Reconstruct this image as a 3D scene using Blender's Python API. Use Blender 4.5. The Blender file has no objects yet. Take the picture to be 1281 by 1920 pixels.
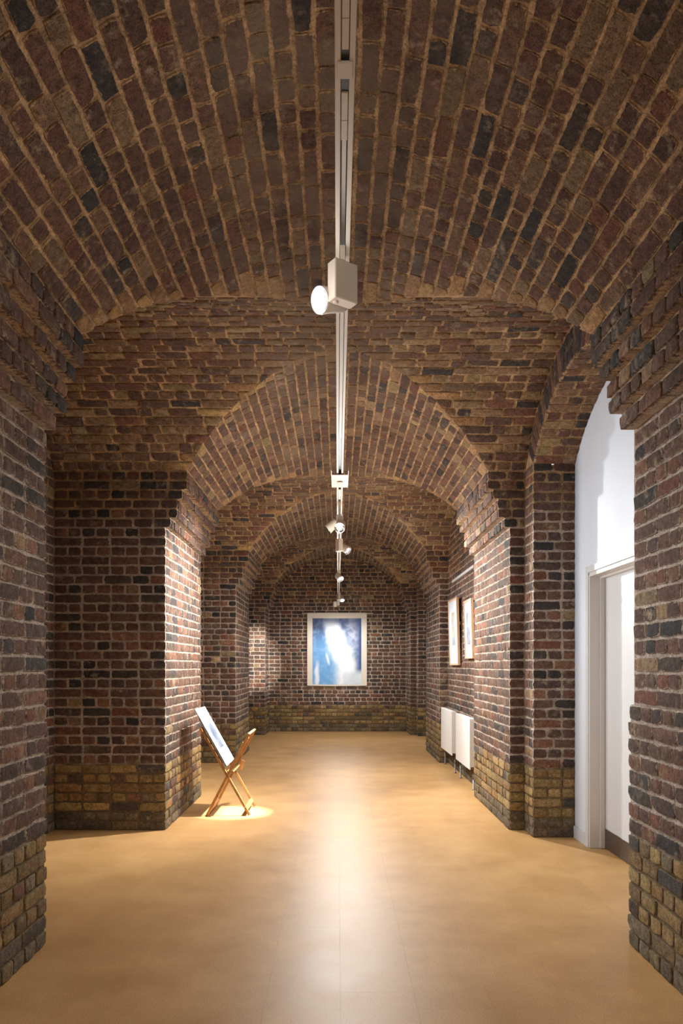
import bpy, math, random
import numpy as np
from mathutils import Vector, Matrix

# ---------------------------------------------------------------- camera, world, light, exposure
scene = bpy.context.scene
COL = scene.collection
FPX, HC, VPX, VPY = 1380.0, 1.36, 633.0, 1248.0        # focal length (px), camera height, vanishing point
cam_d = bpy.data.cameras.new('camera')
cam_d.sensor_fit = 'VERTICAL'
cam_d.sensor_height = 36.0
cam_d.lens = FPX / 1920.0 * 36.0
cam_d.shift_x = (640.5 - VPX) / 1920.0
cam_d.shift_y = (VPY - 960.0) / 1920.0
cam_d.clip_start = 0.02
cam = bpy.data.objects.new('camera', cam_d)
cam.location = (0, 0, HC)
cam.rotation_euler = (math.pi / 2, 0, 0)
COL.objects.link(cam)
scene.camera = cam

WORLD_STRENGTH = 1.0
world = bpy.data.worlds.new('world')
scene.world = world
world.use_nodes = True
world.node_tree.nodes['Background'].inputs[0].default_value = (1.0, 0.93, 0.84, 1)
world.node_tree.nodes['Background'].inputs[1].default_value = WORLD_STRENGTH


def area_light(name, loc, target, sx, sy, power, color=(1, 1, 1)):
    d = bpy.data.lights.new(name, 'AREA')
    d.shape = 'RECTANGLE'
    d.size, d.size_y = sx, sy
    d.energy = power
    d.color = color
    o = bpy.data.objects.new(name, d)
    o.location = loc
    o.rotation_euler = (Vector(target) - Vector(loc)).to_track_quat('-Z', 'Y').to_euler()
    COL.objects.link(o)
    return o


# added cool area light: daylight inferred in the nearest bay's hidden left alcove
alcove = area_light('alcove_daylight', (-2.28, 4.75, 1.75), (1.9, 4.75, 1.75), 1.6, 2.2, 26, (0.86, 0.93, 1.0))
alcove.data.spread = math.radians(85)
# added soft area light for an unseen gallery entrance behind the camera
area_light('entrance_light', (0, -2.8, 1.9), (0, 6, 1.4), 2.6, 2.6, 42, (1.0, 0.96, 0.92))

vs = scene.view_settings
vs.view_transform = 'Standard'
vs.look = 'None'
vs.exposure = 0.0
vs.gamma = 1.0
vs.use_curve_mapping = False
LAMP = 1.0                                              # one factor for all track spotlights

# ---------------------------------------------------------------- dimensions
ZS = 2.968                                              # springing height
CO = ZS / 38.0                                          # one course
WX = 1.42                                               # pier faces at +-WX
AX = 1.24                                               # arch half span (on the corbels)
ARISE = 0.604
LX, RX, DX = -2.34, 1.545, 1.88                         # left alcove wall, right wall, door wall
PIER = [(1.98, 3.594), (6.08, 7.667), (10.28, 11.82), (14.43, 15.2)]
YEND = 15.2
YBACK = -3.0
RA = (AX * AX + ARISE * ARISE) / (2 * ARISE)
ZAC = ZS + ARISE - RA                                   # arch circle centre
BAYS = [(PIER[0][1], PIER[1][0]), (PIER[1][1], PIER[2][0]), (PIER[2][1], PIER[3][0])]
BRISE = 0.637
REC = 0.009                                             # mortar lies this deep behind the brick faces


def bay_circle(b):
    y0, y1 = BAYS[b]
    h = (y1 - y0) / 2
    r = (h * h + BRISE * BRISE) / (2 * BRISE)
    return (y0 + y1) / 2, h, r, ZS + BRISE - r


def z_arch(x, rec=0.0):
    r = RA + rec
    return ZAC + math.sqrt(max(0, r * r - x * x))


def x_arch(z, rec=0.0):
    """half width of the corridor arch at height z (0 above its crown)"""
    r = RA + rec
    q = r * r - (z - ZAC) ** 2
    return math.sqrt(q) if q > 0 else 0.0


def y_groin(b, z, side, rec=0.0):
    """where the bay's vault reaches height z, on its near (-1) or far (+1) half"""
    yc, h, r, zc = bay_circle(b)
    r += rec
    q = r * r - (z - zc) ** 2
    return yc + side * (math.sqrt(q) if q > 0 else 0.0)


rng = random.Random(11)

# ---------------------------------------------------------------- node helpers and materials


def lin(c):
    return tuple((v / 255 / 12.92) if v / 255 <= 0.04045 else ((v / 255 + 0.055) / 1.055) ** 2.4 for v in c)


def new_mat(name):
    m = bpy.data.materials.new(name)
    m.use_nodes = True
    nt = m.node_tree
    return m, nt, nt.nodes['Principled BSDF']


def N(nt, kind, **kw):
    n = nt.nodes.new(kind)
    for k, v in kw.items():
        if k.startswith('i_'):
            n.inputs[int(k[2:]) if k[2:].isdigit() else k[2:]].default_value = v
        else:
            setattr(n, k, v)
    return n


def noise(nt, pos, scale, detail=4.0, rough=0.6):
    n = N(nt, 'ShaderNodeTexNoise')
    n.inputs['Scale'].default_value = scale
    n.inputs['Detail'].default_value = detail
    n.inputs['Roughness'].default_value = rough
    nt.links.new(pos, n.inputs['Vector'])
    return n.outputs['Fac']


def maprange(nt, val, a, b, c=0.0, d=1.0, smooth=False):
    n = N(nt, 'ShaderNodeMapRange')
    if smooth:
        n.interpolation_type = 'SMOOTHSTEP'
    for k, v in zip(('From Min', 'From Max', 'To Min', 'To Max'), (a, b, c, d)):
        n.inputs[k].default_value = v
    nt.links.new(val, n.inputs['Value'])
    return n.outputs['Result']


def math_n(nt, op, a, b=None):
    n = N(nt, 'ShaderNodeMath', operation=op)
    for i, v in enumerate((a, b)):
        if v is None:
            continue
        if isinstance(v, (int, float)):
            n.inputs[i].default_value = v
        else:
            nt.links.new(v, n.inputs[i])
    return n.outputs[0]


def mix(nt, fac, a, b, blend='MIX'):
    n = N(nt, 'ShaderNodeMix', data_type='RGBA', blend_type=blend)
    n.clamp_factor = True
    for sock, v in ((n.inputs['Factor'], fac), (n.inputs['A'], a), (n.inputs['B'], b)):
        if isinstance(v, (int, float)):
            sock.default_value = v
        elif isinstance(v, tuple):
            sock.default_value = (*v, 1)[:4]
        else:
            nt.links.new(v, sock)
    return n.outputs['Result']


def bump(nt, bsdf, height, strength, dist):
    b = N(nt, 'ShaderNodeBump')
    b.inputs['Strength'].default_value = strength
    b.inputs['Distance'].default_value = dist
    nt.links.new(height, b.inputs['Height'])
    nt.links.new(b.outputs['Normal'], bsdf.inputs['Normal'])


def mortar_color(nt, pos):
    sep = N(nt, 'ShaderNodeSeparateXYZ')
    nt.links.new(pos, sep.inputs[0])
    n1 = noise(nt, pos, 9, 5, 0.65)
    n2 = noise(nt, pos, 80, 4, 0.7)
    c = mix(nt, maprange(nt, n1, 0.3, 0.7), lin((156, 137, 120)), lin((204, 188, 173)))
    zz = math_n(nt, 'ADD', sep.outputs['Z'], math_n(nt, 'MULTIPLY', n1, 0.16))
    low = maprange(nt, zz, 0.68, 0.6)
    c = mix(nt, low, c, mix(nt, n1, lin((92, 78, 56)), lin((142, 120, 88))))
    high = maprange(nt, sep.outputs['Z'], 2.45, 2.7)
    c = mix(nt, math_n(nt, 'MULTIPLY', high, 0.8), c, mix(nt, maprange(nt, n1, .35, .65), lin((126, 94, 60)), lin((200, 159, 108))))
    return mix(nt, 1.0, c, mix(nt, maprange(nt, n2, 0.3, 0.55), (0.42, 0.41, 0.40), (1.1, 1.1, 1.1)), 'MULTIPLY')


def brick_material(name, per_object):
    m, nt, bs = new_mat(name)
    geo = N(nt, 'ShaderNodeNewGeometry')
    pos = geo.outputs['Position']
    if per_object:
        col = N(nt, 'ShaderNodeObjectInfo').outputs['Color']
    else:
        at = N(nt, 'ShaderNodeAttribute', attribute_name='brick_color')
        col = at.outputs['Color']
    n_mott = noise(nt, pos, 34, 5, 0.65)
    n_fine = noise(nt, pos, 170, 3, 0.7)
    n_big = noise(nt, pos, 5.0, 4, 0.6)
    c = mix(nt, 1.0, col, mix(nt, maprange(nt, n_mott, 0.3, 0.72), (0.5, 0.48, 0.47), (1.45, 1.42, 1.38)), 'MULTIPLY')
    c = mix(nt, 1.0, c, mix(nt, maprange(nt, n_fine, 0.34, 0.5), (0.42, 0.42, 0.42), (1.08, 1.08, 1.08)), 'MULTIPLY')
    # mortar smeared over the faces, in patches
    sm = math_n(nt, 'MULTIPLY', maprange(nt, noise(nt, pos, 16, 6, 0.7), 0.54, 0.68), maprange(nt, n_big, 0.42, 0.66))
    c = mix(nt, math_n(nt, 'MULTIPLY', sm, 0.75), c, lin((178, 156, 128)))
    # old render and dirt left on the crown of the vaults
    sep = N(nt, 'ShaderNodeSeparateXYZ')
    nt.links.new(pos, sep.inputs[0])
    ax = math_n(nt, 'ABSOLUTE', math_n(nt, 'ADD', sep.outputs['X'], 0.1))
    crown = math_n(nt, 'MULTIPLY', maprange(nt, ax, 0.75, 0.1), maprange(nt, sep.outputs['Z'], 3.3, 3.45))
    patch = math_n(nt, 'MULTIPLY', crown, maprange(nt, noise(nt, pos, 2.6, 5, 0.62), 0.40, 0.58))
    c = mix(nt, math_n(nt, 'MULTIPLY', patch, 0.68), c, lin((122, 104, 86)))
    # mortar bleeding over the worn arrises
    eg = N(nt, 'ShaderNodeAttribute', attribute_name='edge').outputs['Fac']
    n_e = noise(nt, pos, 48, 4, 0.7)
    ef = maprange(nt, math_n(nt, 'ADD', eg, math_n(nt, 'MULTIPLY', math_n(nt, 'SUBTRACT', n_e, 0.5), 2.0)), 0.68, 0.92)
    mcol = mortar_color(nt, pos)
    c = mix(nt, math_n(nt, 'MULTIPLY', ef, 0.85), c, mcol)
    # salts
    eff = math_n(nt, 'MULTIPLY', maprange(nt, noise(nt, pos, 1.7, 3, .5), .6, .72), maprange(nt, noise(nt, pos, 22, 5, .7), .45, .62))
    c = mix(nt, math_n(nt, 'MULTIPLY', eff, 0.45), c, lin((176, 162, 146)))
    nt.links.new(c, bs.inputs['Base Color'])
    bs.inputs['Roughness'].default_value = 0.9
    bs.inputs['Specular IOR Level'].default_value = 0.25
    h = math_n(nt, 'ADD', math_n(nt, 'MULTIPLY', noise(nt, pos, 60, 4, 0.6), 1.0), math_n(nt, 'MULTIPLY', maprange(nt, n_fine, 0.3, 0.5), 0.5))
    bump(nt, bs, h, 0.75, 0.006)
    return m


def mortar_material():
    m, nt, bs = new_mat('mortar')
    pos = N(nt, 'ShaderNodeNewGeometry').outputs['Position']
    n2 = noise(nt, pos, 80, 4, 0.7)
    nt.links.new(mortar_color(nt, pos), bs.inputs['Base Color'])
    bs.inputs['Roughness'].default_value = 0.95
    bs.inputs['Specular IOR Level'].default_value = 0.2
    bump(nt, bs, math_n(nt, 'ADD', noise(nt, pos, 45, 4, 0.65), n2), 1.0, 0.010)
    return m


def plain(name, rgb, rough=0.5, metal=0.0, grain=0.0, scale=60, spec=0.5):
    m, nt, bs = new_mat(name)
    tc = N(nt, 'ShaderNodeNewGeometry').outputs['Position']
    n = noise(nt, tc, scale, 4, 0.6)
    c = lin(rgb)
    lo, hi = tuple(v * (1 - grain) for v in c), tuple(min(1, v * (1 + grain)) for v in c)
    nt.links.new(mix(nt, maprange(nt, n, 0.3, 0.7), lo, hi), bs.inputs['Base Color'])
    bs.inputs['Roughness'].default_value = rough
    bs.inputs['Metallic'].default_value = metal
    bs.inputs['Specular IOR Level'].default_value = spec
    return m


def floor_material():
    m, nt, bs = new_mat('cork_floor')
    pos = N(nt, 'ShaderNodeNewGeometry').outputs['Position']
    oi = N(nt, 'ShaderNodeObjectInfo').outputs['Random']
    fine = noise(nt, pos, 210, 4, 0.8)
    mid = noise(nt, pos, 2.6, 6, 0.66)
    c = mix(nt, maprange(nt, mid, 0.28, 0.72), lin((180, 139, 89)), lin((208, 167, 114)))
    c = mix(nt, 1.0, c, mix(nt, maprange(nt, fine, 0.36, 0.66), (0.62, 0.58, 0.54), (1.26, 1.26, 1.26)), 'MULTIPLY')
    c = mix(nt, 1.0, c, mix(nt, oi, (0.985, 0.985, 0.985), (1.015, 1.015, 1.015)), 'MULTIPLY')
    nt.links.new(c, bs.inputs['Base Color'])
    nt.links.new(maprange(nt, mid, 0.3, 0.7, 0.41, 0.47), bs.inputs['Roughness'])
    bs.inputs['Specular IOR Level'].default_value = 0.2
    bump(nt, bs, fine, 0.05, 0.002)
    return m


def emit(name, rgb, strength):
    m, nt, bs = new_mat(name)
    nt.nodes.remove(bs)
    e = N(nt, 'ShaderNodeEmission')
    e.inputs[0].default_value = (*rgb, 1)
    e.inputs[1].default_value = strength
    nt.links.new(e.outputs[0], nt.nodes['Material Output'].inputs[0])
    return m


def wood_material(name, a, b):
    m, nt, bs = new_mat(name)
    tc = N(nt, 'ShaderNodeTexCoord').outputs['Object']
    mp = N(nt, 'ShaderNodeMapping')
    mp.inputs['Scale'].default_value = (30, 30, 3)
    nt.links.new(tc, mp.inputs['Vector'])
    n = noise(nt, mp.outputs['Vector'], 3, 5, 0.6)
    nt.links.new(mix(nt, maprange(nt, n, 0.3, 0.7), lin(a), lin(b)), bs.inputs['Base Color'])
    bs.inputs['Roughness'].default_value = 0.6
    bs.inputs['Specular IOR Level'].default_value = 0.3
    return m


BRICK = brick_material('brick', True)
BRICKWORK = brick_material('brickwork', False)
MORTAR = mortar_material()
FLOOR = floor_material()
SUBFLOOR = plain('subfloor', (120, 92, 60), 0.8)
WHITE_WALL = plain('white_plaster', (206, 212, 221), 0.7, grain=0.01, scale=3)
WHITE_PAINT = plain('white_paint', (200, 201, 202), 0.4, grain=0.01)
JAMB_PAINT = plain('jamb_paint', (205, 200, 194), 0.4, grain=0.01)
STEEL = plain('brushed_steel', (120, 112, 106), 0.45, 1.0, grain=0.05)
TRACK_PAINT = plain('track_paint', (190, 177, 162), 0.5, grain=0.01)
TRACK_DARK = plain('track_channel', (70, 68, 64), 0.5, 0.3)
TRACK_BLACK = plain('black_plastic', (16, 15, 18), 0.45)
LAMP_PAINT = plain('lamp_paint', (186, 172, 156), 0.5, grain=0.01)
CHROME = plain('reflector', (200, 200, 200), 0.15, 1.0)
LENS = emit('lamp_lens', (1.0, 0.97, 0.92), 30.0)
WOOD = wood_material('beech', (150, 104, 56), (186, 136, 80))
FRAME_WOOD = wood_material('frame_wood', (186, 152, 118), (208, 174, 140))
RADIATOR = plain('radiator_enamel', (226, 226, 224), 0.35, grain=0.005)
PIPE = plain('grey_pipe', (120, 116, 112), 0.4, 0.5)
BOARD = plain('mount_board', (186, 190, 196), 0.7, grain=0.01)
BOARD_GREY = plain('grey_board', (120, 128, 140), 0.6, grain=0.05)
CANVAS = plain('canvas_edge', (214, 204, 190), 0.8, grain=0.02)

# ---------------------------------------------------------------- small object helpers


def mesh_obj(name, verts, faces, mat, parent=None, smooth=False):
    me = bpy.data.meshes.new(name)
    me.from_pydata([tuple(v) for v in verts], [], faces)
    if smooth:
        me.shade_smooth()
    me.materials.append(mat)
    o = bpy.data.objects.new(name, me)
    COL.objects.link(o)
    if parent is not None:
        o.parent = parent
    return o


def tag(o, label=None, cat=None, group=None, kind=None):
    for k, v in (('label', label), ('category', cat), ('group', group), ('kind', kind)):
        if v:
            o[k] = v
    return o


def empty(name, loc, rz=0.0):
    o = bpy.data.objects.new(name, None)
    o.empty_display_size = 0.1
    o.location = loc
    o.rotation_euler = (0, 0, rz)
    COL.objects.link(o)
    return o


class MB:
    """collects simple solids into one mesh"""

    def __init__(self):
        self.v, self.f = [], []

    def add(self, v, f):
        b = len(self.v)
        self.v += [Vector(p) for p in v]
        self.f += [tuple(i + b for i in q) for q in f]
        return self

    def box(self, lo, hi, m=None, bev=0.0):
        x0, y0, z0 = lo
        x1, y1, z1 = hi
        if bev <= 0:
            v = [(x0, y0, z0), (x1, y0, z0), (x1, y1, z0), (x0, y1, z0), (x0, y0, z1), (x1, y0, z1), (x1, y1, z1), (x0, y1, z1)]
            f = [(3, 2, 1, 0), (4, 5, 6, 7), (0, 1, 5, 4), (1, 2, 6, 5), (2, 3, 7, 6), (3, 0, 4, 7)]
        else:
            v, f = [], []
            b = bev
            c = [(x0 + b, y0), (x1 - b, y0), (x1, y0 + b), (x1, y1 - b), (x1 - b, y1), (x0 + b, y1), (x0, y1 - b), (x0, y0 + b)]
            ci = [(x0 + b, y0 + b), (x1 - b, y0 + b), (x1 - b, y0 + b), (x1 - b, y1 - b), (x1 - b, y1 - b), (x0 + b, y1 - b), (x0 + b, y1 - b), (x0 + b, y0 + b)]
            for z, cc in ((z0, ci), (z0 + b, c), (z1 - b, c), (z1, ci)):
                v += [(p[0], p[1], z) for p in cc]
            for k in range(3):
                for i in range(8):
                    j = (i + 1) % 8
                    f.append((k * 8 + i, k * 8 + j, k * 8 + 8 + j, k * 8 + 8 + i))
            f.append(tuple(range(7, -1, -1)))
            f.append(tuple(range(24, 32)))
        if m is not None:
            v = [m @ Vector(p) for p in v]
        return self.add(v, f)

    def bar(self, a, b, w, h, up=(0, 0, 1), bev=0.0):
        """square bar from a to b; w across, h along `up`"""
        a, b = Vector(a), Vector(b)
        d = (b - a)
        ln = d.length
        d.normalize()
        s = d.cross(Vector(up)).normalized()
        t = s.cross(d)
        m = Matrix((( d.x, s.x, t.x, a.x), (d.y, s.y, t.y, a.y), (d.z, s.z, t.z, a.z), (0, 0, 0, 1)))
        return self.box((0, -w / 2, -h / 2), (ln, w / 2, h / 2), m, bev)

    def lathe(self, a, axis, profile, seg=24, cap=True):
        """profile: (distance along axis, radius)"""
        a, d = Vector(a), Vector(axis).normalized()
        s = d.orthogonal().normalized()
        t = d.cross(s)
        v, f = [], []
        for (z, r) in profile:
            for k in range(seg):
                q = 2 * math.pi * k / seg
                v.append(a + d * z + (s * math.cos(q) + t * math.sin(q)) * r)
        for i in range(len(profile) - 1):
            for k in range(seg):
                j = (k + 1) % seg
                f.append((i * seg + k, i * seg + j, (i + 1) * seg + j, (i + 1) * seg + k))
        if profile[0][1] > 1e-5:
            f.append(tuple(range(seg - 1, -1, -1)))
        if cap and profile[-1][1] > 1e-5:
            f.append(tuple(range((len(profile) - 1) * seg, len(profile) * seg)))
        return self.add(v, f)

    def obj(self, name, mat, parent=None, smooth=False):
        o = mesh_obj(name, self.v, self.f, mat, parent)
        if smooth:
            o.data.shade_smooth()
        return o


# ---------------------------------------------------------------- bricks
NV = 10                                                 # outline points of a brick face


EDGE = np.array([1.0] * NV + [1.0] * NV + [0.42] * NV + [0.0], dtype=np.float32)


def unit_brick(length, height, depth, r):
    """a worn brick face in unit coordinates: x,y in -.5..+.5, z from 0 (face) to -1 (buried in the mortar)"""
    L, H = length / 2, height / 2

    def cut():
        return r.uniform(0.000, 0.006) + (r.uniform(.003, .012) if r.random() < .2 else 0)

    def wob():
        return r.uniform(-.003, .003)
    out = [(-L + cut(), -H + cut() * .6), (-L / 3 + wob() * 4, -H + wob()), (L / 3 + wob() * 4, -H + wob()), (L - cut(), -H + cut() * .6), (L + wob(), wob() * 2),
           (L - cut(), H - cut() * .6), (L / 3 + wob() * 4, H + wob()), (-L / 3 + wob() * 4, H + wob()), (-L + cut(), H - cut() * .6), (-L + wob(), wob() * 2)]
    v = []
    tx, ty = r.uniform(-.03, .03), r.uniform(-.05, .05)
    for (x, y) in out:
        v.append((x * 1.01, y * 1.02, -depth))
    for (x, y) in out:
        v.append((x, y, -r.uniform(0.002, 0.005)))
    for (x, y) in out:
        k = r.uniform(0.0025, 0.007)
        v.append((x - math.copysign(k, x) if abs(x) > L * .5 else x, y - math.copysign(k, y) if abs(y) > H * .5 else y, r.uniform(-0.0018, 0.0012) + x * tx * .5 + y * ty * .5))
    v.append((r.uniform(-.01, .01), r.uniform(-.006, .006), r.uniform(-0.003, 0.002)))
    v = np.array([(x / length, y / height, z / depth) for x, y, z in v])
    f = []
    for k in range(2):
        for i in range(NV):
            j = (i + 1) % NV
            f.append((k * NV + i, k * NV + j, k * NV + NV + j, k * NV + NV + i))
    c = 3 * NV
    for i in range(NV):
        f.append((2 * NV + i, 2 * NV + (i + 1) % NV, c))
    return v, f


EDGE_DEEP = np.array([1.5] * NV + [0.6] * NV + [0.42] * NV + [0.0], dtype=np.float32)  # corbel undersides take mortar colour: residue plus painted warm floor light


def shade(me, deeps):
    """smooth faces, crisp returns on the deep corbel bricks"""
    fl = np.ones(len(deeps) * 3 * NV, dtype=bool).reshape(-1, 3 * NV)
    for k, dp in enumerate(deeps):
        fl[k, :2 * NV if dp else NV] = False
    me.polygons.foreach_set('use_smooth', fl.ravel())


def edge_attr(me, n=1, deep=False):
    a = me.attributes.new('edge', 'FLOAT', 'POINT')
    a.data.foreach_set('value', np.tile(EDGE_DEEP if deep else EDGE, n))


_r = random.Random(5)
DEPTHS = {'flat': 0.020, 'deep': 0.070}
KINDS = {}
for _d, _dep in DEPTHS.items():
    for _k, _len in (('stretcher', 0.222), ('header', 0.106), ('closer', 0.055)):
        for _i in range({'stretcher': 16, 'header': 16, 'closer': 6}[_k]):
            v_, f_ = unit_brick(_len, CO - 0.012, _dep, _r)
            me_ = bpy.data.meshes.new('brick_' + _k)
            me_.from_pydata(v_.tolist(), [], f_)
            shade(me_, [_d == 'deep'])
            me_.materials.append(BRICK)
            edge_attr(me_, 1, _d == 'deep')
            KINDS.setdefault((_k, _d), []).append((v_, f_, me_))

J = 0.012                                               # joint
PAL = {
    'wall': [(34, (99, 74, 62)), (22, (89, 69, 60)), (12, (109, 79, 63)), (14, (79, 66, 60)), (9, (67, 61, 58)), (4, (55, 52, 52)), (6, (122, 88, 70)), (3, (134, 112, 86)), (3, (112, 74, 58))],
    'arch': [(34, (94, 67, 54)), (24, (84, 62, 52)), (16, (104, 77, 60)), (10, (72, 60, 53)), (5, (55, 50, 48)), (10, (114, 92, 69)), (4, (102, 66, 50))],
    'barrel': [(26, (104, 76, 62)), (20, (92, 70, 59)), (20, (118, 92, 70)), (14, (130, 106, 78)), (6, (66, 59, 57)), (8, (114, 78, 62)), (6, (138, 116, 82))],
    'rim': [(40, (152, 118, 80)), (30, (140, 108, 75)), (20, (166, 134, 90)), (10, (120, 92, 68))],
    'low': [(30, (144, 122, 82)), (22, (130, 106, 72)), (18, (158, 134, 90)), (12, (112, 94, 70)), (10, (148, 116, 74)), (5, (80, 76, 72)), (6, (124, 110, 90))],
    'base': [(36, (114, 103, 84)), (30, (102, 92, 77)), (20, (128, 111, 83)), (14, (88, 80, 70))],
    'dark': [(40, (66, 55, 52)), (30, (57, 51, 51)), (30, (78, 62, 56))],
}


def pick(zone):
    p = PAL[zone]
    t = rng.uniform(0, sum(w for w, _ in p))
    for w, c in p:
        t -= w
        if t <= 0:
            break
    k = rng.uniform(0.86, 1.16)
    return tuple(min(1.0, x * k * rng.uniform(0.96, 1.04)) for x in lin(c))


def zone_at(z, zone):
    if zone in ('wall', 'dark'):
        if z < 0.16 + rng.uniform(-.03, .03):
            return 'base'
        if z < 0.545:
            return 'low' if rng.random() < 0.93 else 'wall'
    return zone


def project(p):
    if p[1] < 0.3:
        return None
    s = FPX / p[1]
    return VPX + p[0] * s, VPY - (p[2] - HC) * s, s


class Masonry:
    """one continuous face of brickwork: a mortar bed with its bricks as children"""

    def __init__(self, name, label, cat='wall', mat=None):
        self.name, self.label, self.cat = name, label, cat
        self.v, self.f, self.bricks = [], [], []
        self.mat = mat or MORTAR

    def quad(self, *p):
        b = len(self.v)
        self.v += [tuple(q) for q in p]
        self.f.append(tuple(range(b, b + len(p))))

    def strip(self, a, b):
        """grid between two polylines"""
        k = len(self.v)
        n = len(a)
        self.v += [tuple(p) for p in a] + [tuple(p) for p in b]
        for i in range(n - 1):
            self.f.append((k + i, k + i + 1, k + n + i + 1, k + n + i))

    def brick(self, c, u, v, n, L, H, zone, deep=False, tilt=0.016, push=0.004, quad=None, color=None):
        """c centre of the face, u along the course, v across it, n towards the room; quad = four corners for a cut brick"""
        c, u, v, n = Vector(c), Vector(u), Vector(v), Vector(n)
        kind = 'closer' if L < 0.075 else ('header' if L < 0.155 else 'stretcher')
        dk = 'deep' if deep else 'flat'
        var = rng.randrange(len(KINDS[(kind, dk)]))
        c = c + n * rng.uniform(-push * .5, push)
        if deep:
            tilt *= .35
        col = color or pick(zone_at(c.z, zone))
        self.bricks.append((c, u, v, n, L, H, dk, kind, var, rng.uniform(-tilt, tilt), rng.uniform(-tilt, tilt), quad, col))

    def build(self, limit=300):
        o = mesh_obj(self.name, self.v, self.f, self.mat)
        tag(o, self.label, self.cat, None, 'structure')
        ranked = []
        for k, b in enumerate(self.bricks):
            c, u, v, n, L, H = b[:6]
            size = -1.0
            pr = project(c)
            if pr and -40 < pr[0] < 1321 and -40 < pr[1] < 1960:
                to_cam = Vector((0, 0, HC)) - c
                fac = n.dot(to_cam.normalized())
                pu, pv = project(c + u * L / 2), project(c + v * H / 2)
                if pu and pv and (fac > 0.02 or b[6] == 'deep'):
                    du = (pu[0] - pr[0], pu[1] - pr[1])
                    dv = (pv[0] - pr[0], pv[1] - pr[1])
                    size = 2 * math.sqrt(abs(du[0] * dv[1] - du[1] * dv[0]))
            ranked.append((size, k))
        ranked.sort(reverse=True)
        single = {k for s, k in ranked[:limit] if s > 6.0}
        rest_v, rest_f, rest_c, rest_d, base = [], [], [], [], 0
        for k, (c, u, v, n, L, H, dk, kind, var, t1, t2, quad, col) in enumerate(self.bricks):
            uv, uf, me = KINDS[(kind, dk)][var]
            D = DEPTHS[dk]
            if quad is None:
                uu = (u + n * t1 + v * t2 * .6).normalized()
                nn = (n - u * t1 + v * t2).normalized()
                vv = nn.cross(uu).normalized()
                nn = uu.cross(vv)
                M = Matrix(((uu.x * L, vv.x * H, nn.x * D, c.x), (uu.y * L, vv.y * H, nn.y * D, c.y), (uu.z * L, vv.z * H, nn.z * D, c.z), (0, 0, 0, 1)))
                if k in single:
                    b = bpy.data.objects.new('brick', me)
                    b.parent = o
                    b.matrix_basis = M
                    b.color = (*col, 1)
                    COL.objects.link(b)
                    continue
                A = np.array(M)
                pts = uv @ A[:3, :3].T + A[:3, 3]
            else:
                q = np.array([tuple(p) for p in quad])     # (-u,-v) (+u,-v) (+u,+v) (-u,+v)
                s, t = uv[:, 0:1] + .5, uv[:, 1:2] + .5
                pts = q[0] * (1 - s) * (1 - t) + q[1] * s * (1 - t) + q[2] * s * t + q[3] * (1 - s) * t
                pts = pts + np.array(n) * (uv[:, 2:3] * D)
                if k in single:
                    cc = np.array(c)
                    m2 = bpy.data.meshes.new('brick_cut')
                    m2.from_pydata((pts - cc).tolist(), [], uf)
                    shade(m2, [dk == 'deep'])
                    m2.materials.append(BRICK)
                    edge_attr(m2)
                    b = bpy.data.objects.new('brick', m2)
                    b.parent = o
                    b.location = c
                    b.color = (*col, 1)
                    COL.objects.link(b)
                    continue
            rest_v.append(pts)
            rest_d.append(dk == 'deep')
            rest_f += [tuple(i + base for i in fc) for fc in uf]
            rest_c.append(np.tile(np.array((*col, 1.0), dtype=np.float32), (len(pts), 1)))
            base += len(pts)
        if rest_v:
            me = bpy.data.meshes.new('brickwork')
            me.from_pydata(np.concatenate(rest_v).tolist(), [], rest_f)
            shade(me, rest_d)
            at = me.color_attributes.new('brick_color', 'FLOAT_COLOR', 'POINT')
            at.data.foreach_set('color', np.concatenate(rest_c).astype(np.float32).ravel())
            edge_attr(me, len(rest_v))
            me.materials.append(BRICKWORK)
            b = bpy.data.objects.new('brickwork', me)
            b.parent = o
            b['kind'] = 'stuff'
            COL.objects.link(b)
        self.count = (len(single), len(self.bricks) - len(single))
        return o




def course(a, b, header, phase=None, mixed=False):
    """cut the run a..b into bricks: [(from, to)]"""
    out = []
    if b - a < 0.035:
        return out
    S, Hd = 0.222, 0.106
    p = a
    first = True
    while p < b - 0.03:
        if mixed:
            L = Hd if rng.random() < (0.62 if header else 0.42) else S
            if first:
                L *= rng.uniform(0.55, 1.0)
        elif header:
            L = Hd
            if first and phase is not None:
                L = phase
        else:
            L = S
            if first and phase is not None:
                L = phase
        first = False
        L *= rng.uniform(0.96, 1.04)
        q = p + L
        rest = b - q - J
        if rest < 0.04:
            q = b
        elif rest < 0.085 and not header:
            q = (p + b) / 2
        out.append((p, min(q, b)))
        p = q + J
    return out


def corbel(z):
    """x of the pier's side face at height z"""
    k = int(round((ZS - z) / CO - 0.5))                 # 0 = topmost course under the springing
    return (AX, AX, 1.28, 1.32, 1.325, 1.376)[k] if 0 <= k < 6 else WX


def corbel_profile(rec=0.0):
    """stepped profile, bottom to top, of the mortar: (x, z)"""
    p = [(WX + rec, 0.0)]
    for k in range(5, -1, -1):
        z = ZS - (k + 1) * CO + J / 2 + 0.006
        x = (AX, AX, 1.28, 1.32, 1.325, 1.376)[k] + rec
        p += [(p[-1][0], z), (x, z)]
    p.append((p[-1][0], ZS + .06))
    return p


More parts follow.
